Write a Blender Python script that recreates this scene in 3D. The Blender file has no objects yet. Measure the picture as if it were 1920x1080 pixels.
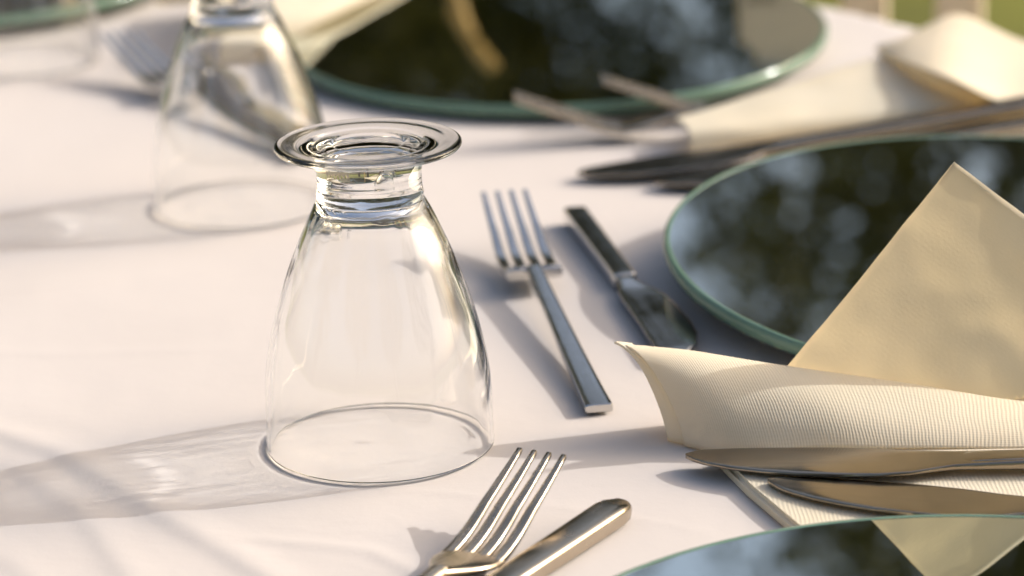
import bpy, bmesh, math, random
from mathutils import Vector, Matrix, noise

# ------------------------------------------------------------------ camera, sky, sun, exposure
# Everything is modelled in metres; one Blender unit is 1 cm (S units to the metre), which keeps the
# millimetre-thin glass walls well inside the renderer's numerical tolerances.
S = 100.0
scene = bpy.context.scene
scene.unit_settings.scale_length = 0.01
random.seed(4)
PITCH, ROLL, LENS_PX = 0.31347803, math.radians(1.6), 5500.0
cam_data = bpy.data.cameras.new('camera')
cam = bpy.data.objects.new('camera', cam_data)
scene.collection.objects.link(cam)
CAM = Vector((0.04430256, -0.89733024, 0.34277712)) * S
cp, sp = math.cos(PITCH), math.sin(PITCH)
cr, sr = math.cos(ROLL), math.sin(ROLL)
right0, up0, back = Vector((1, 0, 0)), Vector((0, sp, cp)), Vector((0, -cp, sp))
right = right0 * cr - up0 * sr
up = up0 * cr + right0 * sr
cam.matrix_world = Matrix(((right.x, up.x, back.x, CAM.x), (right.y, up.y, back.y, CAM.y),
                           (right.z, up.z, back.z, CAM.z), (0, 0, 0, 1)))
cam_data.sensor_width = 36.0
cam_data.lens = LENS_PX / 1920.0 * 36.0
cam_data.clip_start = 0.02 * S
cam_data.clip_end = 600.0 * S
cam_data.dof.use_dof = True
cam_data.dof.focus_distance = 0.925 * S
cam_data.dof.aperture_fstop = 8.6 / S
scene.camera = cam

SUN_AZ = math.atan2(0.31, 0.95)          # from +x towards +y
SUN_EL = math.radians(30)
world = bpy.data.worlds.new('World')
scene.world = world
world.use_nodes = True
wn = world.node_tree
bg = wn.nodes['Background']
sky = wn.nodes.new('ShaderNodeTexSky')
sky.sky_type = 'NISHITA'
sky.sun_disc = False
sky.sun_elevation = SUN_EL
sky.sun_rotation = math.pi / 2 - SUN_AZ
sky.air_density = 1.0
sky.dust_density = 6.0
sky.ozone_density = 0.0
wn.links.new(sky.outputs[0], bg.inputs[0])
bg.inputs[1].default_value = 0.15

sun_data = bpy.data.lights.new('sun', 'SUN')
sun_data.energy = 2.0
sun_data.angle = math.radians(0.53)
sun_data.color = (1.0, 0.97, 0.94)
sun = bpy.data.objects.new('sun', sun_data)
scene.collection.objects.link(sun)
sdir = Vector((math.cos(SUN_EL) * math.cos(SUN_AZ), math.cos(SUN_EL) * math.sin(SUN_AZ), math.sin(SUN_EL)))
sun.rotation_euler = sdir.to_track_quat('Z', 'Y').to_euler()
sun.location = sdir * 20 * S
sun_data.cycles.is_caustics_light = True

scene.view_settings.view_transform = 'Standard'
scene.view_settings.look = 'None'
scene.view_settings.exposure = 0.40
scene.view_settings.gamma = 1.0
scene.view_settings.use_curve_mapping = False
scene.render.engine = 'CYCLES'
cy = scene.cycles
cy.max_bounces = 12
cy.transmission_bounces = 12
cy.glossy_bounces = 5
cy.diffuse_bounces = 3
cy.transparent_max_bounces = 16
cy.caustics_reflective = False
cy.caustics_refractive = True
cy.sample_clamp_indirect = 40.0
cy.use_denoising = True

GROUND_Z = -0.75
TABLE_C = Vector((-0.4566, 0.0674, 0))
TABLE_R = 0.885

# ------------------------------------------------------------------ helpers
col = scene.collection


def link(name, mesh, mat=None, parent=None, smooth=True, sharp=None):
    o = bpy.data.objects.new(name, mesh)
    col.objects.link(o)
    if mat is not None and not mesh.materials:
        mesh.materials.append(mat)
    if smooth:
        mesh.shade_smooth()
        if sharp is not None:
            mesh.set_sharp_from_angle(angle=math.radians(sharp))
    if parent is not None:
        o.parent = parent
    return o


def mesh_from(name, verts, faces, uvs=None):
    me = bpy.data.meshes.new(name)
    me.from_pydata([tuple(v) for v in verts], [], faces)
    if uvs is not None:
        lay = me.uv_layers.new(name='UVMap')
        for lp in me.loops:
            lay.data[lp.index].uv = uvs[lp.vertex_index]
    me.update()
    return me


def empty(name, loc=(0, 0, 0), rz=0.0, rx=0.0, ry=0.0):
    o = bpy.data.objects.new(name, None)
    o.empty_display_size = 0.02
    col.objects.link(o)
    o.location = loc
    o.rotation_mode = 'XYZ'
    o.rotation_euler = (rx, ry, rz)
    return o


def tag(o, label=None, cat=None, group=None, kind=None):
    if label: o['label'] = label
    if cat: o['category'] = cat
    if group: o['group'] = group
    if kind: o['kind'] = kind
    return o


def copy_tree(o, parent=None):
    c = o.copy()
    col.objects.link(c)
    c.parent = parent
    for ch in list(o.children):
        copy_tree(ch, c)
    return c


def lerp(a, b, t):
    return a + (b - a) * t


def polyline(pts, t):
    """point at parameter t in 0..1 on a Catmull-Rom spline through pts"""
    n = len(pts) - 1
    f = min(max(t, 0.0), 1.0) * n
    i = min(int(f), n - 1)
    u = f - i
    p = [Vector(pts[max(0, min(n, j))]) for j in (i - 1, i, i + 1, i + 2)]
    return 0.5 * ((2 * p[1]) + (p[2] - p[0]) * u + (2 * p[0] - 5 * p[1] + 4 * p[2] - p[3]) * u * u
                  + (3 * p[1] - p[0] - 3 * p[2] + p[3]) * u ** 3)


def loft(sections, n=20):
    """sections: (s, offset, z, half_width, half_thickness, power); length runs along local +Y"""
    verts, faces = [], []
    for (s, off, z, hw, ht, pw) in sections:
        for k in range(n):
            a = 2 * math.pi * (k + 0.5) / n
            c, d = math.cos(a), math.sin(a)
            verts.append((off + hw * math.copysign(abs(c) ** (2 / pw), c), s,
                          z + ht * math.copysign(abs(d) ** (2 / pw), d)))
    m = len(sections)
    for i in range(m - 1):
        for k in range(n):
            a, b = i * n + k, i * n + (k + 1) % n
            faces.append((a, a + n, b + n, b))
    faces.append(tuple(range(n)))
    faces.append(tuple(reversed(range((m - 1) * n, m * n))))
    return verts, faces


def grid_patch(fn, nu, nv, uvscale=(1, 1)):
    verts, faces, uvs = [], [], []
    for i in range(nu + 1):
        for j in range(nv + 1):
            verts.append(fn(i / nu, j / nv))
            uvs.append((i / nu * uvscale[0], j / nv * uvscale[1]))
    for i in range(nu):
        for j in range(nv):
            a = i * (nv + 1) + j
            faces.append((a, a + nv + 1, a + nv + 2, a + 1))
    return verts, faces, uvs


def solidify(o, t, offset=-1.0):
    m = o.modifiers.new('thickness', 'SOLIDIFY')
    m.thickness = t
    m.offset = offset
    m.use_rim = True
    m.use_rim_only = True      # one translucent ply with a visible cut edge
    return o


# ------------------------------------------------------------------ materials
def new_mat(name):
    m = bpy.data.materials.new(name)
    m.use_nodes = True
    nt = m.node_tree
    return m, nt, nt.nodes['Principled BSDF'], nt.nodes['Material Output']


def nd(nt, typ, **kw):
    n = nt.nodes.new(typ)
    for k, v in kw.items():
        setattr(n, k, v)
    return n


def ramp(nt, stops):
    r = nt.nodes.new('ShaderNodeValToRGB')
    el = r.color_ramp.elements
    el[0].position, el[0].color = stops[0][0], (*stops[0][1], 1)
    el[1].position, el[1].color = stops[-1][0], (*stops[-1][1], 1)
    for p, c in stops[1:-1]:
        e = el.new(p)
        e.color = (*c, 1)
    return r


def mat_cloth():
    m, nt, b, out = new_mat('white_cotton_cloth')
    tc = nd(nt, 'ShaderNodeTexCoord')
    n1 = nd(nt, 'ShaderNodeTexNoise')
    n1.inputs['Scale'].default_value = 6
    n1.inputs['Detail'].default_value = 4
    nt.links.new(tc.outputs['Object'], n1.inputs['Vector'])
    r = ramp(nt, [(0.3, (0.655, 0.60, 0.56)), (0.7, (0.685, 0.632, 0.595))])
    nt.links.new(n1.outputs['Fac'], r.inputs[0])
    nt.links.new(r.outputs[0], b.inputs['Base Color'])
    b.inputs['Roughness'].default_value = 0.85
    b.inputs['Specular IOR Level'].default_value = 0.2
    b.inputs['Sheen Weight'].default_value = 0.1
    w1 = nd(nt, 'ShaderNodeTexNoise')
    w1.inputs['Scale'].default_value = 1500
    w1.inputs['Detail'].default_value = 2
    w2 = nd(nt, 'ShaderNodeTexNoise')
    w2.inputs['Scale'].default_value = 90
    w2.inputs['Detail'].default_value = 5
    nt.links.new(tc.outputs['Object'], w1.inputs['Vector'])
    nt.links.new(tc.outputs['Object'], w2.inputs['Vector'])
    b1 = nd(nt, 'ShaderNodeBump')
    b1.inputs['Strength'].default_value = 0.10
    b1.inputs['Distance'].default_value = 0.0003 * S
    b2 = nd(nt, 'ShaderNodeBump')
    b2.inputs['Strength'].default_value = 0.2
    b2.inputs['Distance'].default_value = 0.0012 * S
    nt.links.new(w1.outputs['Fac'], b1.inputs['Height'])
    nt.links.new(w2.outputs['Fac'], b2.inputs['Height'])
    nt.links.new(b1.outputs[0], b2.inputs['Normal'])
    nt.links.new(b2.outputs[0], b.inputs['Normal'])
    return m


def mat_napkin(name, rib, thru):
    m, nt, b, out = new_mat(name)
    uv = nd(nt, 'ShaderNodeUVMap')
    sep = nd(nt, 'ShaderNodeSeparateXYZ')
    nt.links.new(uv.outputs[0], sep.inputs[0])

    def sine(sock, freq):
        mu = nd(nt, 'ShaderNodeMath', operation='MULTIPLY')
        nt.links.new(sock, mu.inputs[0])
        mu.inputs[1].default_value = freq
        s = nd(nt, 'ShaderNodeMath', operation='SINE')
        nt.links.new(mu.outputs[0], s.inputs[0])
        return s.outputs[0]
    wn_ = nd(nt, 'ShaderNodeTexNoise')
    wn_.inputs['Scale'].default_value = 70
    wn_.inputs['Detail'].default_value = 2
    nt.links.new(uv.outputs[0], wn_.inputs['Vector'])
    wob = nd(nt, 'ShaderNodeMath', operation='MULTIPLY_ADD')
    nt.links.new(wn_.outputs['Fac'], wob.inputs[0])
    wob.inputs[1].default_value = 0.0016
    nt.links.new(sep.outputs[0], wob.inputs[2])
    s1 = sine(wob.outputs[0], 2 * math.pi / 0.0013)
    s2 = sine(sep.outputs[1], 2 * math.pi / 0.0016)
    mx = nd(nt, 'ShaderNodeMath', operation='MULTIPLY_ADD')
    nt.links.new(s2, mx.inputs[0])
    mx.inputs[1].default_value = 0.22
    nt.links.new(s1, mx.inputs[2])
    rb = nd(nt, 'ShaderNodeMath', operation='MULTIPLY')
    nt.links.new(mx.outputs[0], rb.inputs[0])
    rb.inputs[1].default_value = rib
    fn = nd(nt, 'ShaderNodeTexNoise')
    fn.inputs['Scale'].default_value = 900
    fn.inputs['Detail'].default_value = 4
    tc = nd(nt, 'ShaderNodeTexCoord')
    nt.links.new(tc.outputs['Object'], fn.inputs['Vector'])
    ad = nd(nt, 'ShaderNodeMath', operation='MULTIPLY_ADD')
    nt.links.new(fn.outputs['Fac'], ad.inputs[0])
    ad.inputs[1].default_value = 1.6
    nt.links.new(rb.outputs[0], ad.inputs[2])
    bp = nd(nt, 'ShaderNodeBump')
    bp.inputs['Strength'].default_value = 0.2
    bp.inputs['Distance'].default_value = 0.00022 * S
    nt.links.new(ad.outputs[0], bp.inputs['Height'])
    n2 = nd(nt, 'ShaderNodeTexNoise')
    n2.inputs['Scale'].default_value = 40
    nt.links.new(tc.outputs['Object'], n2.inputs['Vector'])
    r = ramp(nt, [(0.3, (0.925, 0.85, 0.67)), (0.7, (0.945, 0.88, 0.715))])
    nt.links.new(n2.outputs['Fac'], r.inputs[0])
    nt.links.new(r.outputs[0], b.inputs['Base Color'])
    nt.links.new(bp.outputs[0], b.inputs['Normal'])
    b.inputs['Roughness'].default_value = 0.9
    b.inputs['Specular IOR Level'].default_value = 0.15
    tr = nd(nt, 'ShaderNodeBsdfTranslucent')
    tr.inputs['Color'].default_value = (1.0, 0.81, 0.48, 1)
    nt.links.new(bp.outputs[0], tr.inputs['Normal'])
    mix = nd(nt, 'ShaderNodeMixShader')
    mix.inputs[0].default_value = thru
    nt.links.new(b.outputs[0], mix.inputs[1])
    nt.links.new(tr.outputs[0], mix.inputs[2])
    nt.links.new(mix.outputs[0], out.inputs[0])
    return m


def mat_glass():
    m, nt, b, out = new_mat('clear_glass')
    nt.nodes.remove(b)
    g = nd(nt, 'ShaderNodeBsdfGlass')
    g.inputs['Color'].default_value = (0.997, 0.998, 0.995, 1)
    g.inputs['Roughness'].default_value = 0.0
    g.inputs['IOR'].default_value = 1.5
    nt.links.new(g.outputs[0], out.inputs[0])
    return m


def mat_steel(name, colr, rough, scr):
    m, nt, b, out = new_mat(name)
    b.inputs['Metallic'].default_value = 1.0
    tc = nd(nt, 'ShaderNodeTexCoord')
    mp = nd(nt, 'ShaderNodeMapping')
    mp.inputs['Scale'].default_value = (300, 25, 300)
    nt.links.new(tc.outputs['Object'], mp.inputs[0])
    n = nd(nt, 'ShaderNodeTexNoise')
    n.inputs['Scale'].default_value = 1.0
    n.inputs['Detail'].default_value = 5
    nt.links.new(mp.outputs[0], n.inputs['Vector'])
    n2 = nd(nt, 'ShaderNodeTexNoise')
    n2.inputs['Scale'].default_value = 110
    n2.inputs['Detail'].default_value = 5
    nt.links.new(tc.outputs['Object'], n2.inputs['Vector'])
    ad = nd(nt, 'ShaderNodeMath', operation='ADD')
    nt.links.new(n.outputs['Fac'], ad.inputs[0])
    nt.links.new(n2.outputs['Fac'], ad.inputs[1])
    mr = nd(nt, 'ShaderNodeMapRange')
    mr.inputs[1].default_value = 0.7
    mr.inputs[2].default_value = 1.3
    mr.inputs[3].default_value = rough * 0.6
    mr.inputs[4].default_value = rough * 1.5
    nt.links.new(ad.outputs[0], mr.inputs[0])
    nt.links.new(mr.outputs[0], b.inputs['Roughness'])
    r = ramp(nt, [(0.3, tuple(c * 0.86 for c in colr)), (0.7, colr)])
    nt.links.new(n2.outputs['Fac'], r.inputs[0])
    nt.links.new(r.outputs[0], b.inputs['Base Color'])
    bp = nd(nt, 'ShaderNodeBump')
    bp.inputs['Strength'].default_value = scr
    bp.inputs['Distance'].default_value = 0.00006 * S
    nt.links.new(ad.outputs[0], bp.inputs['Height'])
    nt.links.new(bp.outputs[0], b.inputs['Normal'])
    return m


def mat_simple(name, colr, rough=0.5, metal=0.0, spec=0.5, var=0.12, scale=20.0, bump=0.0):
    m, nt, b, out = new_mat(name)
    tc = nd(nt, 'ShaderNodeTexCoord')
    n = nd(nt, 'ShaderNodeTexNoise')
    n.inputs['Scale'].default_value = scale
    n.inputs['Detail'].default_value = 6
    nt.links.new(tc.outputs['Object'], n.inputs['Vector'])
    r = ramp(nt, [(0.3, tuple(c * (1 - var) for c in colr)), (0.7, tuple(min(1, c * (1 + var)) for c in colr))])
    nt.links.new(n.outputs['Fac'], r.inputs[0])
    nt.links.new(r.outputs[0], b.inputs['Base Color'])
    b.inputs['Roughness'].default_value = rough
    b.inputs['Metallic'].default_value = metal
    b.inputs['Specular IOR Level'].default_value = spec
    if bump:
        bp = nd(nt, 'ShaderNodeBump')
        bp.inputs['Strength'].default_value = bump
        bp.inputs['Distance'].default_value = 0.005 * S
        nt.links.new(n.outputs['Fac'], bp.inputs['Height'])
        nt.links.new(bp.outputs[0], b.inputs['Normal'])
    return m


def mat_leaf(name, c1, c2):
    m, nt, b, out = new_mat(name)
    oi = nd(nt, 'ShaderNodeTexCoord')
    n = nd(nt, 'ShaderNodeTexNoise')
    n.inputs['Scale'].default_value = 5
    n.inputs['Detail'].default_value = 3
    nt.links.new(oi.outputs['Object'], n.inputs['Vector'])
    r = ramp(nt, [(0.35, c1), (0.65, c2)])
    nt.links.new(n.outputs['Fac'], r.inputs[0])
    nt.links.new(r.outputs[0], b.inputs['Base Color'])
    b.inputs['Roughness'].default_value = 0.55
    tr = nd(nt, 'ShaderNodeBsdfTranslucent')
    nt.links.new(r.outputs[0], tr.inputs['Color'])
    mix = nd(nt, 'ShaderNodeMixShader')
    mix.inputs[0].default_value = 0.45
    nt.links.new(b.outputs[0], mix.inputs[1])
    nt.links.new(tr.outputs[0], mix.inputs[2])
    nt.links.new(mix.outputs[0], out.inputs[0])
    return m


M_CLOTH = mat_cloth()
M_NAP = mat_napkin('ribbed_cream_napkin', 1.0, 0.28)
M_NAP_PLAIN = mat_napkin('plain_cream_napkin', 0.06, 0.52)
M_GLASS = mat_glass()
M_STEEL = mat_steel('polished_steel', (0.66, 0.65, 0.63), 0.13, 0.10)
M_STEEL_WARM = mat_steel('worn_silver', (0.54, 0.46, 0.355), 0.21, 0.22)
M_BLADE = mat_steel('satin_blade_steel', (0.33, 0.28, 0.22), 0.16, 0.10)
M_MIRROR = mat_simple('mirror_glass', (0.71, 0.77, 0.74), 0.012, 1.0, var=0.01, scale=8)
M_EDGE = mat_simple('green_glass_edge', (0.15, 0.255, 0.18), 0.12, 0.0, spec=0.6, var=0.12, scale=25)
M_PLATE_BACK = mat_simple('plate_backing', (0.10, 0.12, 0.11), 0.6)
M_WOOD = mat_simple('table_wood', (0.25, 0.15, 0.08), 0.5, var=0.3)
M_CREAM = mat_simple('cream_painted_wood', (0.72, 0.62, 0.47), 0.45, var=0.06, scale=12)
M_BARK = mat_simple('bark', (0.13, 0.10, 0.075), 0.9, var=0.4, scale=14, bump=0.6)
M_STALK = mat_simple('dry_golden_stalk', (0.52, 0.34, 0.12), 0.6, var=0.2, scale=30)
M_LAWN = mat_simple('lawn_grass', (0.17, 0.175, 0.018), 0.9, var=0.35, scale=2.5)
M_LEAF_A = mat_leaf('olive_leaf', (0.085, 0.080, 0.026), (0.17, 0.155, 0.055))
M_LEAF_B = mat_leaf('dark_leaf', (0.060, 0.065, 0.020), (0.13, 0.135, 0.042))

# ------------------------------------------------------------------ setting: ground
def fnl(u, v):
    # denser in the middle, reaching the horizon
    x, y = (u - .5) * 2, (v - .5) * 2
    X, Y = math.copysign(abs(x) ** 3, x) * 300, math.copysign(abs(y) ** 3, y) * 300
    d = math.hypot(X, Y)
    z = 0.05 * noise.noise((X * .2, Y * .2, 0)) * min(1, max(0, (d - 2) / 6))
    return (X, Y, GROUND_Z + z)
v, f, uvs = grid_patch(fnl, 60, 60)
tag(link('lawn', mesh_from('lawn', v, f), M_LAWN), kind='structure')

# ------------------------------------------------------------------ table and cloth
table = empty('round_table', (TABLE_C.x, TABLE_C.y, GROUND_Z))
tag(table, 'large round dining table hidden under the white cloth', 'table')
v, f = [], []
NS = 72
prof = [(0.0, 0.715), (TABLE_R - 0.02, 0.715), (TABLE_R - 0.008, 0.72), (TABLE_R - 0.006, 0.738), (TABLE_R - 0.012, 0.744), (0.0, 0.744)]


def lathe_mesh(name, prof, ns):
    verts, faces, rings = [], [], []
    for (r, z) in prof:
        if r < 1e-7:
            rings.append([len(verts)])
            verts.append((0, 0, z))
        else:
            base = len(verts)
            for k in range(ns):
                a = 2 * math.pi * k / ns
                verts.append((r * math.cos(a), r * math.sin(a), z))
            rings.append(list(range(base, base + ns)))
    for a, b in zip(rings[:-1], rings[1:]):
        if len(a) == 1 and len(b) == 1:
            continue
        for k in range(ns):
            k2 = (k + 1) % ns
            if len(a) == 1:
                faces.append((a[0], b[k2], b[k]))
            elif len(b) == 1:
                faces.append((a[k], a[k2], b[0]))
            else:
                faces.append((a[k], a[k2], b[k2], b[k]))
    me = mesh_from(name, verts, faces)
    bm = bmesh.new()
    bm.from_mesh(me)
    bmesh.ops.recalc_face_normals(bm, faces=bm.faces)
    bm.to_mesh(me)
    bm.free()
    return me


link('tabletop', lathe_mesh('tabletop', prof, 72), M_WOOD, table, sharp=40)
link('pedestal', lathe_mesh('pedestal', [(0, 0.01), (0.30, 0.01), (0.30, 0.035), (0.08, 0.07), (0.055, 0.12), (0.055, 0.60), (0.16, 0.70), (0.16, 0.714), (0, 0.714)], 40), M_WOOD, table, sharp=40)


def seg_dist(px, py, pts):
    best, sgn, tt = 1e9, 1, 0
    n = len(pts) - 1
    for i in range(n):
        ax, ay = pts[i]
        bx, by = pts[i + 1]
        dx, dy = bx - ax, by - ay
        L2 = dx * dx + dy * dy
        t = max(0, min(1, ((px - ax) * dx + (py - ay) * dy) / L2))
        ex, ey = px - ax - t * dx, py - ay - t * dy
        d = math.hypot(ex, ey)
        if d < best:
            best = d
            sgn = 1 if dx * ey - dy * ex > 0 else -1
            tt = (i + t) / n
    return best * sgn, tt


CREASES = [
    ([(-0.165, 0.045), (-0.1278, 0.0204), (-0.1043, -0.0006), (-0.0878, -0.025), (-0.0702, -0.0492), (-0.0298, -0.1057), (0.0, -0.15)], 0.0010, 0.0085),
    ([(-0.125, 0.0), (-0.105, -0.03), (-0.0897, -0.056), (-0.0697, -0.1037), (-0.06, -0.14)], 0.0006, 0.0075),
    ([(-0.165, -0.03), (-0.13, -0.06), (-0.10, -0.10), (-0.09, -0.14)], 0.0005, 0.0075),
    ([(-0.03, -0.045), (0.0114, -0.0415), (0.0335, -0.0489), (0.0638, -0.0625), (0.0875, -0.0744), (0.11, -0.09)], 0.00022, 0.0022),
    ([(-0.045, -0.075), (0.0, -0.09), (0.02, -0.115)], 0.0005, 0.004),
    ([(-0.25, 0.12), (-0.12, 0.10), (-0.05, 0.10)], 0.0003, 0.006),
    ([(-0.25, 0.20), (-0.16, 0.17), (-0.09, 0.19)], 0.0004, 0.008),
]


def cloth_height(x, y):
    h = 0.0
    for pts, amp, w in CREASES:
        if min(p[0] for p in pts) - 0.05 < x < max(p[0] for p in pts) + 0.05 and min(p[1] for p in pts) - 0.05 < y < max(p[1] for p in pts) + 0.05:
            d, t = seg_dist(x, y, pts)
            fade = max(0.0, min(1, t * 6, (1 - t) * 6))
            # a ridge that is steeper on one side
            ww = w if d > 0 else w * 0.55
            h += amp * fade * math.exp(-(d / ww) ** 2)
    h += 0.0010 * noise.noise((x * 9, y * 9, 1.3)) + 0.0002 * noise.noise((x * 34, y * 34, 4.1))
    return h - 0.0005


def axis(lo, hi, a, b, fine, coarse):
    out, t = [], lo
    while t < hi:
        out.append(t)
        t += fine if a <= t < b else coarse
    out.append(hi)
    return out


XS = axis(-1.60, 0.72, -0.20, 0.24, 0.0022, 0.013)
YS = axis(-1.10, 1.25, -0.13, 0.20, 0.0022, 0.013)
v, f = [], []
for x in XS:
    for y in YS:
        dx, dy = x - TABLE_C.x, y - TABLE_C.y
        d = math.hypot(dx, dy)
        if d <= TABLE_R:
            edge = max(0, (d - (TABLE_R - 0.012)) / 0.012)
            v.append((x, y, cloth_height(x, y) - 0.004 * edge * edge))
        else:
            ex, ey = dx / d, dy / d
            drop = d - TABLE_R
            a = math.atan2(dy, dx)
            rr = TABLE_R + 0.006 * (1 - math.exp(-drop * 80)) + min(1, drop * 6) * (0.02 * math.sin(a * 19) + 0.012 * math.sin(a * 31 + 1)) + 0.03 * min(1, drop * 3)
            v.append((TABLE_C.x + ex * rr, TABLE_C.y + ey * rr, -0.005 - drop))
ny = len(YS)
for i in range(len(XS) - 1):
    for j in range(ny - 1):
        a = i * ny + j
        f.append((a, a + ny, a + ny + 1, a + 1))
cloth = tag(link('tablecloth', mesh_from('tablecloth', v, f), M_CLOTH), 'white cotton tablecloth with soft creases covering the whole table', 'tablecloth')
cloth.cycles.is_caustics_receiver = True

# ------------------------------------------------------------------ mirror plates with green glass edge
PR = 0.135


def make_plate():
    root = empty('glass_plate')
    r = PR
    link('mirror_surface', lathe_mesh('mirror_surface', [(0, 0.0030), (r - 0.0025, 0.0030), (r - 0.0025, 0.0022), (0, 0.0022)], 160), M_MIRROR, root, sharp=30)
    link('glass_edge', lathe_mesh('glass_edge', [(r - 0.0025, 0.0018), (r - 0.0025, 0.0031), (r - 0.0018, 0.0034), (r - 0.0010, 0.0032), (r - 0.0002, 0.0020), (r, 0.0002), (r - 0.0006, -0.0016), (r - 0.0025, -0.0026), (r - 0.0060, -0.0026), (r - 0.0060, 0.0010), (r - 0.0025, 0.0018)], 160), M_EDGE, root, sharp=50)
    link('underside', lathe_mesh('underside', [(0, 0.0020), (r - 0.007, 0.0020), (r - 0.007, -0.0024), (r - 0.03, -0.0050), (0.05, -0.0050), (0, -0.0050)], 96), M_PLATE_BACK, root, sharp=30)
    return root


plate_specs = [
    ((0.2360, 0.1490, 0.0105), 0.058, 0.042, 'round mirror plate with green edge beside the dessert knife and standing napkin'),
    ((0.1650, -0.2290, 0.0056), 0.0, 0.0, 'nearest mirror plate reflecting blue sky and the napkin, bottom right corner'),
    ((0.0703, 0.5374, 0.0095), 0.0334, -0.0122, 'far mirror plate with dark tree reflections behind the front upturned glass'),
    ((-0.2680, 0.7350, 0.0085), 0.0, 0.0, 'farthest mirror plate, only its blurred rim showing in the top left corner'),
]
plate0 = make_plate()
for i, (loc, rx, ry, lab) in enumerate(plate_specs):
    o = plate0 if i == 0 else copy_tree(plate0)
    o.location = loc
    o.rotation_euler = (rx, ry, 0)
    tag(o, lab, 'plate', 'mirror plates set around the table')

# ------------------------------------------------------------------ upturned glasses
OUT = [(36.6, 0.0), (37.15, 0.35), (37.3, 1.0), (37.1, 4), (36.95, 10), (36.9, 17), (36.4, 25), (35.0, 34), (33.1, 42),
       (30.7, 50), (28.2, 57.5), (25.5, 64.5), (22.4, 72.0), (19.9, 77.8), (18.1, 81.4), (17.3, 82.8), (17.05, 83.6), (17.15, 84.4), (17.15, 85.2),
       (16.9, 86.4), (16.75, 87.8), (16.7, 89.6), (16.8, 91.8), (17.2, 94.2), (17.9, 96.6), (19.0, 98.3), (20.6, 99.3), (23.0, 99.6), (26.0, 99.62),
       (28.4, 99.68), (29.3, 99.95), (29.7, 100.4), (29.75, 100.9), (29.6, 101.4), (29.1, 101.75), (28.2, 101.85), (25.0, 101.83), (22.0, 101.8), (19.5, 101.78),
       (18.0, 101.7), (17.0, 101.45), (16.2, 101.35), (14.5, 101.33), (12.4, 101.33), (11.5, 101.2), (10.6, 100.95), (8.5, 100.85), (5.0, 100.8), (2.0, 100.8), (0.0, 100.8)]
INN = [(36.6, 0.0), (36.05, 0.35), (35.85, 1.0), (35.65, 4), (35.45, 10), (35.4, 17), (34.85, 25), (33.35, 34), (31.35, 42),
       (28.8, 50), (26.3, 57.5), (23.9, 64.5), (21.1, 71.0), (18.5, 76.2), (15.6, 79.8), (11.0, 81.9), (5.5, 82.7), (0.0, 82.9)]


def spline2(pts, sub):
    out = []
    n = len(pts)
    for i in range(n - 1):
        p0, p1, p2, p3 = pts[max(0, i - 1)], pts[i], pts[i + 1], pts[min(n - 1, i + 2)]
        for s in range(sub):
            u = s / sub
            q = []
            for k in (0, 1):
                q.append(0.5 * (2 * p1[k] + (p2[k] - p0[k]) * u + (2 * p0[k] - 5 * p1[k] + 4 * p2[k] - p3[k]) * u * u + (3 * p1[k] - p0[k] - 3 * p2[k] + p3[k]) * u ** 3))
            out.append(tuple(q))
    out.append(pts[-1])
    return out


gprof = list(reversed(spline2(INN, 4)))[:-1] + spline2(OUT, 4)
gprof = [(max(0.0, r) / 1000, z / 1000) for r, z in gprof]
gprof[0] = (0.0, gprof[0][1])
gprof[-1] = (0.0, gprof[-1][1])
gmesh = lathe_mesh('upturned_glass', gprof, 160)
# pressed glass is never quite even: its inner wall wanders by a tenth of a millimetre
for q in gmesh.vertices:
    rr = math.hypot(q.co.x, q.co.y)
    if rr > 0.002 and 0.003 < q.co.z < 0.080:
        a = math.atan2(q.co.y, q.co.x)
        k = min(1.0, (q.co.z - 0.003) / 0.012)
        d = k * (0.00034 * noise.noise((math.cos(a) * 2.6, math.sin(a) * 2.6, q.co.z * 38)) + 0.00008 * noise.noise((math.cos(a) * 7, math.sin(a) * 7, q.co.z * 70)))
        q.co.x *= 1 + d / rr
        q.co.y *= 1 + d / rr
gmesh.update()


def glass_zone(poly):
    # the inner wall always belongs to the bowl; the outer wall is split by height
    c = sum((gmesh.vertices[i].co for i in poly.vertices), Vector()) / len(poly.vertices)
    outer = poly.normal.x * c.x + poly.normal.y * c.y > -1e-9 or c.z > 0.0835
    if not outer or c.z < 0.0832:
        return 'bowl'
    return 'stem' if c.z < 0.0945 else 'foot'


zones = {'bowl': [], 'stem': [], 'foot': []}
for poly in gmesh.polygons:
    zones[glass_zone(poly)].append(tuple(poly.vertices))
vnorm = [n.vector.copy() for n in gmesh.vertex_normals]
glass0 = empty('upturned_glass')
for zn, fl in zones.items():
    idx = sorted({i for fc in fl for i in fc})
    mp_ = {i: k for k, i in enumerate(idx)}
    me = mesh_from(zn, [gmesh.vertices[i].co for i in idx], [tuple(mp_[i] for i in fc) for fc in fl])
    o = link(zn, me, M_GLASS, glass0)
    me.normals_split_custom_set_from_vertices([vnorm[i] for i in idx])
    o.cycles.is_caustics_caster = True
bpy.data.meshes.remove(gmesh)
for k, (loc, lab) in enumerate([((0, 0, 0.0003), 'clear goblet turned upside down, sharp in front at the centre'),
                                ((-0.0671, 0.2832, 0.0005), 'blurred upside-down goblet standing behind and left of the sharp one'),
                                ((-0.1985, 0.5550, 0.0005), 'faint far upside-down goblet cut off by the top left corner')]):
    o = glass0 if k == 0 else copy_tree(glass0)
    o.location = loc
    tag(o, lab, 'glass', 'goblets turned upside down on the cloth')
    for ch in o.children:
        ch.cycles.is_caustics_caster = True

# ------------------------------------------------------------------ cutlery
def lofted(name, secs, mat, parent, n=20, sharp=38):
    v, f = loft(secs, n)
    return link(name, mesh_from(name, v, f), mat, parent, sharp=sharp)


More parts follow.
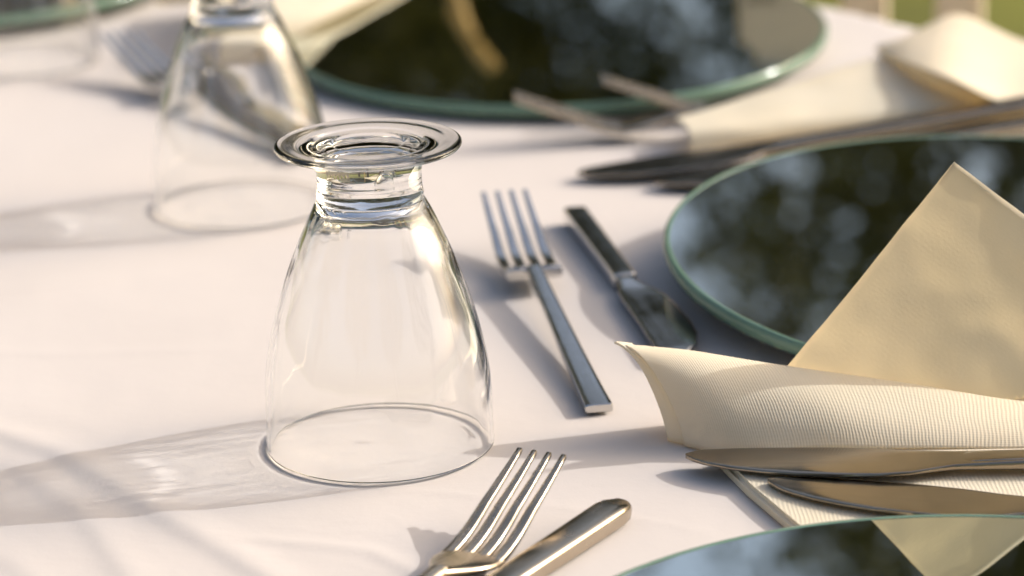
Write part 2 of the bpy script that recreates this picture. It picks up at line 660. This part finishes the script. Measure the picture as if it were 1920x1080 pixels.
def flat_fork(mat):
    """modern fork with a flat bar handle; origin under the handle end, tines towards +Y"""
    root = empty('fork')
    hs = []
    for i in range(13):
        t = i / 12
        s = t * 0.134
        hs.append((s, 0, 0.0020 + 0.0072 * t ** 1.3, lerp(0.0047, 0.0029, t ** 0.8), 0.0016, 7))
    hs.insert(0, (-0.0004, 0, 0.0020, 0.0042, 0.0012, 7))
    lofted('handle', hs, mat, root, 24, 30)
    lofted('head', [(0.1322, 0, 0.0086, 0.0098, 0.0010, 8), (0.1328, 0, 0.0080, 0.0106, 0.0024, 8), (0.1370, 0, 0.0074, 0.0107, 0.0022, 8), (0.1425, 0, 0.0068, 0.0107, 0.0014, 8), (0.1430, 0, 0.0068, 0.0105, 0.0010, 8)], mat, root, 32, 30)
    for k in range(4):
        x0 = (-1.5 + k) * 0.0059
        secs = []
        for i in range(12):
            t = i / 11
            s = 0.1415 + 0.064 * t
            z = 0.0068 - 0.0030 * math.sin(min(1, t * 2.0) * math.pi) * 0.5 + 0.0125 * t ** 1.7
            secs.append((s, x0 * (1 - 0.06 * t), z, lerp(0.0022, 0.0010, t ** 1.4), lerp(0.0014, 0.0007, t), 4))
        lofted('tine', secs, mat, root, 12, 40)
    return root


def classic_fork(mat):
    """rounded silver fork; origin under the handle end, tines towards +Y"""
    root = empty('fork')
    hs = []
    for i in range(19):
        t = i / 18
        s = t * 0.132
        w = lerp(0.0085, 0.0030, min(1, t * 1.25) ** 0.8)
        if t < 0.06:
            w *= 0.55 + 0.45 * t / 0.06
        z = 0.0022 + 0.0058 * math.sin(min(1, t * 1.05) * math.pi * 0.5) ** 2
        hs.append((s, 0, z, w, lerp(0.0012, 0.0022, t), 2.6))
    lofted('handle', hs, mat, root, 20, 60)
    hd = []
    for i in range(11):
        t = i / 10
        s = 0.130 + 0.024 * t
        w = lerp(0.0030, 0.0101, math.sin(min(1, t * 1.25) * math.pi / 2) ** 1.3)
        hd.append((s, 0, 0.0080 - 0.0041 * t ** 0.8, w, lerp(0.0022, 0.0013, t), 2.8))
    lofted('head', hd, mat, root, 28, 60)
    for k in range(4):
        x0 = (-1.5 + k) * 0.0052
        secs = []
        for i in range(13):
            t = i / 12
            s = 0.1515 + 0.049 * t
            z = 0.0040 - 0.0008 * math.sin(min(1, t * 2) * math.pi) + 0.0155 * t ** 1.25
            secs.append((s, x0 * (1 - 0.05 * t), z, lerp(0.0020, 0.0009, t ** 1.5), lerp(0.0012, 0.0008, t), 5.0))
        secs.append((0.2010, x0 * 0.95, secs[-1][2] + 0.0003, 0.0003, 0.0003, 2))
        lofted('tine', secs, mat, root, 14, 60)
    return root


def table_knife(mat_b, mat_h):
    """broad-bladed table knife; origin at the tip, handle towards +Y, spine on -X"""
    root = empty('knife')
    up_ = [(0.0, -0.0080), (0.002, -0.0105), (0.006, -0.0122), (0.014, -0.0130), (0.03, -0.0132), (0.055, -0.0120), (0.072, -0.0085), (0.086, -0.0060), (0.112, -0.0054)]
    lo_ = [(0.0, -0.0072), (0.002, -0.0040), (0.006, 0.0000), (0.014, 0.0050), (0.03, 0.0110), (0.055, 0.0142), (0.068, 0.0128), (0.082, 0.0070), (0.112, 0.0056)]

    def at(tab, s):
        for (a, b), (c, d) in zip(tab[:-1], tab[1:]):
            if s <= c:
                return lerp(b, d, (s - a) / (c - a))
        return tab[-1][1]
    secs = []
    for s in (0.0, 0.0012, 0.003, 0.006, 0.010, 0.016, 0.025, 0.035, 0.047, 0.06, 0.07, 0.078, 0.084, 0.090, 0.095, 0.100, 0.106, 0.112):
        u, l = at(up_, s), at(lo_, s)
        th = 0.0007 + 0.0011 * max(0, (s - 0.07) / 0.042)
        secs.append((s, (u + l) / 2, 0.0045, abs(l - u) / 2 + 0.0002, th, 7))
    lofted('blade', secs, mat_b, root, 24, 60)
    hs = [(0.084, 0, 0.0045, 0.0052, 0.0008, 3), (0.090, 0, 0.0045, 0.0056, 0.0017, 3.2)]
    for i in range(9):
        t = i / 8
        hs.append((0.096 + 0.122 * t, 0, 0.0045, lerp(0.0056, 0.0072, t), lerp(0.0019, 0.0026, t), 3.6))
    hs += [(0.2195, 0, 0.0045, 0.0060, 0.0032, 3), (0.2203, 0, 0.0045, 0.0040, 0.0020, 3)]
    lofted('handle', hs, mat_h, root, 24, 45)
    return root


def dessert_knife(mat):
    """small knife with a flat slab handle; origin under the handle end, blade towards +Y"""
    root = empty('knife')
    hs = [(0.0, 0, 0.0034, 0.0040, 0.0024, 6), (0.0006, 0, 0.0034, 0.0047, 0.0031, 6)]
    for i in range(8):
        t = i / 7
        hs.append((0.002 + 0.090 * t, 0, 0.0034, lerp(0.0049, 0.0044, t), 0.0032, 6))
    hs += [(0.0930, 0, 0.0034, 0.0040, 0.0026, 6)]
    lofted('handle', hs, mat, root, 24, 30)
    bs = []
    for s, c, w, t in [(0.0915, 0, 0.0036, 0.0018), (0.097, 0, 0.0042, 0.0015), (0.102, -0.0006, 0.0064, 0.0011), (0.107, -0.0014, 0.0086, 0.0009), (0.116, -0.0022, 0.0099, 0.0008), (0.130, -0.0026, 0.0104, 0.0007), (0.145, -0.0028, 0.0108, 0.0007), (0.160, -0.0020, 0.0104, 0.0006), (0.170, -0.0004, 0.0088, 0.0006), (0.177, 0.0020, 0.0060, 0.0005), (0.1805, 0.0040, 0.0020, 0.0004)]:
        bs.append((s, c, 0.0036, w * 0.86, t, 6))
    lofted('blade', bs, mat, root, 24, 60)
    return root


def round_knife(mat):
    """heavy knife with a rounded hollow handle; origin under the handle end, blade towards +Y"""
    root = empty('knife')
    hs = [(0.0, 0, 0.0052, 0.0016, 0.0012, 2.2), (0.0006, 0, 0.0052, 0.0038, 0.0026, 2.4), (0.0018, 0, 0.0052, 0.0044, 0.0026, 3.2), (0.0040, 0, 0.0052, 0.0053, 0.0030, 3.8), (0.008, 0, 0.0052, 0.0057, 0.0032, 4.4)]
    for i in range(8):
        t = (i + 1) / 8
        hs.append((0.008 + 0.088 * t, 0, 0.0052, lerp(0.0057, 0.0050, t), lerp(0.0032, 0.0028, t), 4.4))
    lofted('handle', hs, mat, root, 32, 60)
    bs = []
    for s, c, w, t in [(0.095, 0, 0.0050, 0.0032), (0.100, 0, 0.0045, 0.0022), (0.106, 0, 0.0065, 0.0012), (0.12, 0.001, 0.0088, 0.0008), (0.16, 0.0014, 0.0096, 0.0007), (0.195, 0.0, 0.0085, 0.0006), (0.210, -0.003, 0.005, 0.0005), (0.215, -0.005, 0.0015, 0.0004)]:
        bs.append((s, c, 0.0052, w, t, 2.4))
    lofted('blade', bs, mat, root, 24, 60)
    return root


def heading(dx, dy):
    """z rotation that turns local +Y onto (dx, dy)"""
    return math.atan2(-dx, dy)


def put(o, loc, rz, lab, cat, group=None, rx=0.0, ry=0.0):
    o.location = loc
    o.rotation_euler = (rx, ry, rz)
    tag(o, lab, cat, group)
    return o


fork_a = flat_fork(M_STEEL)
put(fork_a, (0.0722, 0.0205, 0.0003), heading(0.0530 - 0.0722, 0.151 - 0.0205), 'flat-handled steel fork between the front glass and the small knife', 'fork', 'flat-handled dessert forks')
fork_b = copy_tree(fork_a)
put(fork_b, (-0.0445, 0.3500, 0.0003), heading(-0.50, 0.866), 'blurred fork whose dark tines show left of the second glass', 'fork', 'flat-handled dessert forks')
silver = classic_fork(M_STEEL_WARM)
hd = Vector((0.021, 0.042)).normalized()
root_pt = Vector((0.0300, -0.1085))
end = root_pt - hd * 0.1515
put(silver, (end.x, end.y, 0.0003), heading(hd.x, hd.y), 'nearest silver fork with four rounded tines pointing up at the bottom edge', 'fork')
for loc, lab in [((0.097, 0.372), 'far fork with tine tips raised over the cloth, left of the lit napkin'), ((0.137, 0.400), 'far fork whose tine tips stick up before the far plate')]:
    fk = copy_tree(silver)
    h2 = Vector((-0.998, 0.0)).normalized()
    e2 = Vector(loc) - h2 * 0.1515
    put(fk, (e2.x, e2.y, 0.0015), heading(h2.x, h2.y), lab, 'fork', 'forks left of the far plate')

knife_a = dessert_knife(M_STEEL)
put(knife_a, (0.0705, 0.2440, 0.0004), heading(0.0875 - 0.0705, 0.150 - 0.2440), 'small steel knife lying between the flat-handled fork and the middle plate', 'knife', 'dessert knives above the plates')
knife_b = copy_tree(knife_a)
put(knife_b, (-0.116, 0.535, 0.0004), heading(0.42, -0.90), 'blurred small knife behind the second glass, beside the blurred fork', 'knife', 'dessert knives above the plates')
rk = round_knife(M_STEEL_WARM)
put(rk, (0.0760, -0.0690, -0.0016), heading(-0.031, -0.048), 'knife with thick rounded silver handle end beside the nearest fork', 'knife')

tk = table_knife(M_BLADE, M_BLADE)
a5 = math.radians(-5.5)
put(tk, (0.0970, -0.0400, 0.0008), heading(math.cos(a5), math.sin(a5)), 'broad dull table knife touching the rolled napkin, upper of the near pair', 'knife', 'table knives on the napkins', rx=0.022, ry=-0.045)
# (specs of the copies: tip x, y, z, heading in degrees, rise of the handle)
for (x, y, z, ang, rx, ry, lab) in [
    (0.1195, -0.0640, 0.0012, -14.5, 0.0, -0.045, 'table knife tucked under its twin beside the nearest plate'),
    (0.0763, 0.2990, -0.0015, 18.8, 0.045, 0.0, 'far table knife with bluish blade lying along the sunlit napkin'),
    (0.1085, 0.2815, -0.0015, 20.0, 0.045, 0.0, 'far table knife next to the rim of the middle plate')]:
    c = copy_tree(tk)
    put(c, (x, y, z), heading(math.cos(math.radians(ang)), math.sin(math.radians(ang))), lab, 'knife', 'table knives on the napkins', rx=rx, ry=ry)

# ------------------------------------------------------------------ napkins
def patch_obj(name, fn, nu, nv, size, parent, thick=0.0011, offset=-1.0, mat=None):
    v, f, uvs = grid_patch(fn, nu, nv, size)
    me = mesh_from(name, v, f, uvs)
    o = link(name, me, mat or M_NAP, parent)
    solidify(o, thick, offset)
    return o


def rolled(T, B, bulge, wob=0.0006, seed=0.0, boxy=False):
    """surface from the front bottom edge B up over a rounded front to the top edge T, then tucked down behind"""
    def fn(u, v):
        t, b = polyline(T, u), polyline(B, u)
        if v <= 0.72:
            w = v / 0.72
            if boxy:
                c1 = Vector((b.x, b.y - bulge * 0.4, max(b.z, t.z) + 0.001))
                c2 = Vector((lerp(b.x, t.x, 0.15), lerp(b.y, t.y, 0.15), t.z + 0.0012))
            else:
                c1 = Vector((lerp(b.x, t.x, 0.1), lerp(b.y, t.y, 0.12), lerp(b.z, t.z, 0.38) + 0.001))
                c2 = Vector((lerp(b.x, t.x, 0.6), lerp(b.y, t.y, 0.50) - bulge * 0.1, t.z + 0.0010))
            p = ((1 - w) ** 3) * b + 3 * (1 - w) ** 2 * w * c1 + 3 * (1 - w) * w * w * c2 + w ** 3 * t
        else:
            w = (v - 0.72) / 0.28
            dep = 0.06 + 0.9 * min(1.0, max(0.0, (u - 0.06) / 0.4))
            p = t + Vector((0.004 * w * (1 - u), 0.0012 * min(1, w * 4) + 0.002 * w, -(t.z - 0.002) * dep * w))
        n = wob * noise.noise((u * 7 + seed, v * 3, seed))
        return p + Vector((0, -n * 0.5, n * min(1, p.z / 0.004)))
    return fn


def slab(name, corners, top, parent):
    """flat folded pad of several plies with soft edges"""
    bm = bmesh.new()
    vs = [bm.verts.new((x, y, 0.0004)) for x, y in corners]
    face = bm.faces.new(vs)
    r = bmesh.ops.extrude_face_region(bm, geom=[face])
    for g in r['geom']:
        if isinstance(g, bmesh.types.BMVert):
            g.co.z = top
    bmesh.ops.recalc_face_normals(bm, faces=bm.faces)
    bmesh.ops.bevel(bm, geom=[e for e in bm.edges if e.verts[0].co.z + e.verts[1].co.z > top * 1.5], offset=min(0.0014, top * 0.45), segments=3, affect='EDGES')
    me = bpy.data.meshes.new(name)
    bm.to_mesh(me)
    bm.free()
    lay = me.uv_layers.new(name='UVMap')
    for lp in me.loops:
        c = me.vertices[lp.vertex_index].co
        lay.data[lp.index].uv = (c.x, c.y)
    return link(name, me, M_NAP, parent, sharp=40)


# --- napkin beside the nearest plate: flat fold under the knives, rolled front, standing corner
napA = tag(empty('paper_napkin', (0.15, 0.0, 0.0)), 'cream ribbed paper napkin, rolled front and pointed corner standing before the middle plate', 'napkin', 'cream paper napkins')
napA_inv = Matrix.Translation((-0.15, 0, 0))


def local(pts, org):
    return [(p[0] - org[0], p[1] - org[1], p[2] - org[2] if len(p) > 2 else 0) for p in pts]


OA = (0.15, 0.0, 0.0)
T_A = local([(0.0800, 0.0058, 0.0296), (0.1029, 0.0060, 0.0268), (0.1341, 0.0050, 0.0211), (0.1722, 0.0030, 0.0151), (0.2100, -0.0020, 0.0090), (0.2550, -0.0050, 0.0068), (0.3000, -0.0070, 0.0060)], OA)
B_A = local([(0.0985, -0.0120, 0.0006), (0.1160, -0.0235, 0.0010), (0.1420, -0.0275, 0.0044), (0.1722, -0.0300, 0.0044), (0.2070, -0.0315, 0.0044), (0.2550, -0.0330, 0.0044), (0.3000, -0.0340, 0.0044)], OA)
patch_obj('rolled_fold', rolled(T_A, B_A, 0.006, seed=2.0), 110, 26, (0.225, 0.055), napA, 0.0010)
T_A2 = local([(0.0772, 0.0072, 0.0302), (0.0960, 0.0085, 0.0265), (0.1200, 0.0085, 0.0215), (0.1500, 0.0075, 0.0150)], OA)
B_A2 = local([(0.0935, -0.0075, 0.0006), (0.1050, -0.0130, 0.0008), (0.1250, -0.0150, 0.0050), (0.1500, -0.0160, 0.0060)], OA)
patch_obj('inner_fold', rolled(T_A2, B_A2, 0.004, seed=5.0), 50, 22, (0.075, 0.05), napA, 0.0007)


def flapA(u, v):
    # square corner: apex at (u, v) = (1, 1); u runs along the left edge, v along the right edge
    apex = Vector((0.1884 - 0.15, 0.0156, 0.0852))
    left = Vector((-0.0715, -0.0088, -0.0860))      # towards the lower left
    rgt = Vector((0.1000, 0.0030, -0.0800))        # towards the lower right
    p = apex + left * (1 - u) + rgt * (1 - v)
    c = 0.0030 * math.sin(u * 3.0 + 0.4) * math.sin(v * 2.6) + 0.0034 * noise.noise((u * 3.2, v * 3.2, 7)) + 0.0007 * noise.noise((u * 11, v * 11, 3))
    p.y -= c * 0.9
    if p.z < 0.004:
        p.z = 0.004 + (p.z - 0.004) * 0.02
    return p


patch_obj('standing_corner', flapA, 60, 60, (0.11, 0.11), napA, 0.0011, 1.0, M_NAP_PLAIN)
slab('flat_fold', [(0.1075 - .15, -0.028), (0.1150 - .15, -0.0555), (0.1270 - .15, -0.0900), (0.1290 - .15, -0.0960), (0.145 - .15, -0.0965), (0.305 - .15, -0.098), (0.305 - .15, -0.020), (0.15 - .15, -0.016)], 0.0040, napA)

# --- sunlit napkin between the middle and the far plate
OB = (0.18, 0.36, 0.0)
napB = tag(empty('paper_napkin', OB), 'sunlit cream napkin with folded peak beneath the two far table knives', 'napkin', 'cream paper napkins')
T_B = local([(0.1185, 0.3580, 0.0122), (0.1410, 0.3810, 0.0128), (0.1640, 0.4050, 0.0130), (0.1890, 0.4310, 0.0130), (0.2155, 0.4590, 0.0130), (0.2450, 0.4870, 0.0120)], OB)
B_B = local([(0.1240, 0.3380, 0.0012), (0.1480, 0.3440, 0.0044), (0.1726, 0.3530, 0.0048), (0.2020, 0.3630, 0.0050), (0.2335, 0.3740, 0.0050), (0.2700, 0.3850, 0.0050)], OB)
patch_obj('rolled_fold', rolled(T_B, B_B, 0.002, seed=9.0, boxy=True), 60, 24, (0.13, 0.07), napB, 0.0010)


def tentB(u, v):
    base = polyline(local([(0.2230, 0.4770, 0.0110), (0.2330, 0.4200, 0.0112), (0.2480, 0.3860, 0.0105), (0.2720, 0.3760, 0.0085), (0.3050, 0.3860, 0.0060)], OB), u)
    ridge = polyline(local([(0.2215, 0.4760, 0.0130), (0.2278, 0.4107, 0.0220), (0.2410, 0.3690, 0.0240), (0.2690, 0.3680, 0.0120), (0.3050, 0.3900, 0.0120)], OB), u)
    back = polyline(local([(0.2300, 0.4790, 0.0140), (0.2480, 0.4950, 0.0190), (0.2682, 0.5100, 0.0210), (0.2900, 0.4600, 0.0190), (0.3200, 0.4450, 0.0160)], OB), u)
    foot = polyline(local([(0.2310, 0.4850, 0.0030), (0.2520, 0.5050, 0.0030), (0.2750, 0.5250, 0.0030), (0.3000, 0.4700, 0.0030), (0.3250, 0.4550, 0.0030)], OB), u)
    if v < 0.3:
        p = base.lerp(ridge, v / 0.3)
    elif v < 0.75:
        w = (v - 0.3) / 0.45
        p = ridge.lerp(back, w)
        p.z += 0.002 * math.sin(w * math.pi)
    else:
        p = back.lerp(foot, (v - 0.75) / 0.25)
    return p


patch_obj('folded_peak', tentB, 50, 60, (0.10, 0.10), napB, 0.0010)
slab('flat_fold', [(x - OB[0], y - OB[1]) for x, y in [(0.150, 0.300), (0.158, 0.340), (0.300, 0.392), (0.325, 0.345), (0.305, 0.300)]], 0.0042, napB)

# --- napkin behind the second glass, partly on the far plate
OC = (-0.05, 0.58, 0.0)
napC = tag(empty('paper_napkin', OC), 'blurred sunlit cream napkin on the far plate behind the second glass', 'napkin', 'cream paper napkins')
T_C = local([(-0.1060, 0.6600, 0.0300), (-0.0750, 0.6700, 0.0280), (-0.0400, 0.6750, 0.0230), (-0.0150, 0.6850, 0.0210), (0.0050, 0.7100, 0.0210)], OC)
B_C = local([(-0.1000, 0.5300, 0.0030), (-0.0720, 0.5380, 0.0060), (-0.0470, 0.5620, 0.0150), (-0.0220, 0.6080, 0.0170), (0.0030, 0.6600, 0.0180)], OC)
patch_obj('rolled_fold', rolled(T_C, B_C, 0.003, seed=12.0, boxy=True), 60, 24, (0.16, 0.08), napC, 0.0010)


def flapC(u, v):
    apex = Vector((-0.035, 0.055, 0.075))
    p = apex + Vector((-0.055, -0.015, -0.060)) * (1 - u) + Vector((0.070, 0.025, -0.060)) * (1 - v)
    p.z = max(p.z, 0.012)
    p.y -= 0.004 * math.sin(u * 3) * math.sin(v * 3)
    return p


patch_obj('standing_corner', flapC, 30, 30, (0.10, 0.10), napC, 0.0010)

# ------------------------------------------------------------------ garden chair beyond the table
chair = tag(empty('garden_chair', (0.385, 0.87, GROUND_Z), rz=math.radians(-28)), 'cream slatted wooden chair standing beyond the table edge, top right', 'chair')


def box(name, cx, cy, cz, sx, sy, sz, mat, parent, bev=0.004):
    bm = bmesh.new()
    bmesh.ops.create_cube(bm, size=1.0)
    for q in bm.verts:
        q.co = Vector((cx + q.co.x * sx, cy + q.co.y * sy, cz + q.co.z * sz))
    bmesh.ops.bevel(bm, geom=list(bm.edges), offset=bev, segments=2, affect='EDGES')
    me = bpy.data.meshes.new(name)
    bm.to_mesh(me)
    bm.free()
    return link(name, me, mat, parent, sharp=40)


for sx in (-0.19, 0.19):
    box('back_post', sx, 0.0, 0.445, 0.034, 0.030, 0.87, M_CREAM, chair)
    box('leg', sx, -0.38, 0.215, 0.036, 0.036, 0.43, M_CREAM, chair)
    box('seat_rail', sx, -0.19, 0.40, 0.024, 0.34, 0.045, M_CREAM, chair)
for k in range(5):
    box('back_slat', (-2 + k) * 0.0633, 0.0, 0.635, 0.030, 0.014, 0.35, M_CREAM, chair)
box('top_rail', 0.0, -0.002, 0.860, 0.43, 0.026, 0.12, M_CREAM, chair, 0.012)
box('back_rail', 0.0, 0.0, 0.455, 0.345, 0.022, 0.035, M_CREAM, chair)
for k in range(6):
    box('seat_slat', 0.0, -0.365 + k * 0.066, 0.434, 0.415, 0.054, 0.018, M_CREAM, chair)

# ------------------------------------------------------------------ dry stalk in the garden behind (mirrored in the far plate)
def tube(name, pts, radii, mat, parent=None, n=10, sub=6):
    m = (len(pts) - 1) * sub
    verts, faces = [], []
    for i in range(m + 1):
        t = i / m
        p = polyline(pts, t)
        q = polyline(pts, min(1, t + 0.01)) - polyline(pts, max(0, t - 0.01))
        q.normalize()
        a = q.orthogonal().normalized() if abs(q.z) < 0.9 else q.cross(Vector((0, 1, 0))).normalized()
        b = q.cross(a)
        k = t * (len(radii) - 1)
        j = min(int(k), len(radii) - 2)
        r = lerp(radii[j], radii[j + 1], k - j)
        for s in range(n):
            an = 2 * math.pi * s / n
            verts.append(p + r * (math.cos(an) * a + math.sin(an) * b))
    for i in range(m):
        for s in range(n):
            a, b = i * n + s, i * n + (s + 1) % n
            faces.append((a, b, b + n, a + n))
    faces.append(tuple(reversed(range(n))))
    faces.append(tuple(range(m * n, (m + 1) * n)))
    return link(name, mesh_from(name, verts, faces), mat, parent, sharp=60)


st = tag(empty('dry_reed', (-0.01, 1.22, GROUND_Z)), 'golden dry reed stalk, seen mirrored in the far plate', 'plant')
tube('stem', [(0.02, 0, -0.02), (0.014, 0, 0.45), (0.0145, 0, 0.917), (0.0151, 0, 0.9415), (0.0233, 0, 0.9708), (0.040, 0, 0.9965)], [0.007, 0.0065, 0.006, 0.006, 0.0055], M_STALK, st)

# ------------------------------------------------------------------ trees round the garden
def crown_mesh(name, rx, rz, nclump, per, leaf, seed):
    rnd = random.Random(seed)
    verts, faces = [], []
    for c in range(nclump):
        while True:
            q = Vector((rnd.uniform(-1, 1), rnd.uniform(-1, 1), rnd.uniform(-1, 1)))
            if 0.15 < q.length < 1.0:
                break
        q = q.normalized() * (q.length ** 0.6)
        ctr = Vector((q.x * rx, q.y * rx, q.z * rz))
        rr = rnd.uniform(0.12, 0.29) * (rx / 1.2)
        for l in range(per):
            d = Vector((rnd.gauss(0, 1), rnd.gauss(0, 1), rnd.gauss(0, 0.8)))
            d = d.normalized() * rr * rnd.random() ** 0.4
            p = ctr + d
            a = Vector((rnd.gauss(0, 1), rnd.gauss(0, 1), rnd.gauss(0, 0.6))).normalized()
            b = a.orthogonal().normalized()
            b.rotate(Matrix.Rotation(rnd.uniform(0, 6.28), 3, a))
            L, Wd = leaf * rnd.uniform(0.7, 1.3), leaf * rnd.uniform(0.28, 0.42)
            i0 = len(verts)
            verts += [p - a * L * .5, p + b * Wd * .5, p + a * L * .5, p - b * Wd * .5]
            faces.append((i0, i0 + 1, i0 + 2, i0 + 3))
    return mesh_from(name, verts, faces)


CROWNS = [(crown_mesh('crown', 1.25, 1.35, 150, 62, 0.09, 11), M_LEAF_A), (crown_mesh('crown', 1.15, 1.55, 170, 64, 0.095, 22), M_LEAF_B), (crown_mesh('crown', 1.4, 1.2, 175, 64, 0.09, 33), M_LEAF_A)]


def tree(name, x, y, kind, s, rot, lab, hz=2.55):
    root = tag(empty(name, (x, y, GROUND_Z), rz=rot), lab, 'tree', 'trees round the garden')
    root.scale = (s, s, s)
    me, m = CROWNS[kind]
    o = link('crown', me, m, root, smooth=False)
    o.location = (0, 0, hz)
    rnd = random.Random(int(x * 100 + y * 37))
    tr = tube('trunk', [(0, 0, -0.1), (0.05, 0.02, 0.6), (-0.03, 0.04, 1.3), (0.04, -0.02, 2.1), (0.02, 0, hz + 0.5)], [0.13, 0.10, 0.085, 0.06, 0.02], M_BARK, root, 10, 5)
    for k in range(5):
        a = k * 1.26 + rnd.uniform(-.3, .3)
        h = 1.25 + 0.2 * k
        tube('limb', [(0, 0, h), (0.35 * math.cos(a), 0.35 * math.sin(a), h + 0.35), (0.85 * math.cos(a), 0.85 * math.sin(a), h + 0.85)], [0.05, 0.035, 0.012], M_BARK, root, 7, 4)
    return root


TREES = [
    (-3.4, 8.4, 1, 1.55, 0.3), (-1.55, 7.4, 0, 1.45, 1.2), (-0.25, 9.2, 1, 1.15, 2.0), (3.25, 8.6, 2, 1.60, 4.0), (4.9, 8.0, 0, 1.60, 5.1), (0.85, 11.6, 1, 1.34, 0.7),
    (-2.3, 12.6, 1, 2.1, 1.1), (3.75, 12.2, 1, 2.15, 2.9),
    (-5.6, 5.6, 2, 1.5, 2.5), (-6.2, 1.5, 0, 1.4, 0.9), (-5.8, -2.8, 1, 1.45, 3.3), (-2.5, -6.8, 2, 1.4, 1.7), (2.8, -6.6, 0, 1.4, 4.4), (6.4, -3.6, 1, 1.4, 0.2),
]
for i, (x, y, k, s, r) in enumerate(TREES):
    if i < 8:
        lab = ['dark leafy tree mirrored at the left of the far plate', 'olive green tree mirrored in the left half of the far plate', 'dark tree mirrored in the middle of the far plate', 'grey green tree mirrored in the middle plate', 'olive green tree mirrored at the right of the middle plate', 'smaller dark tree filling the gap behind the mirrored trees', 'tall dark tree behind the trees mirrored in the far plate', 'tall dark tree behind the trees mirrored in the middle plate'][i]
    else:
        lab = 'garden tree out of frame that the glass and cutlery mirror'
    tree('garden_tree', x, y, k, s, r, lab)

# ------------------------------------------------------------------ metres to scene units
for o in list(col.objects):
    if o.parent is None and o.type in {'MESH', 'EMPTY'}:
        o.location = o.location * S
        o.scale = o.scale * S
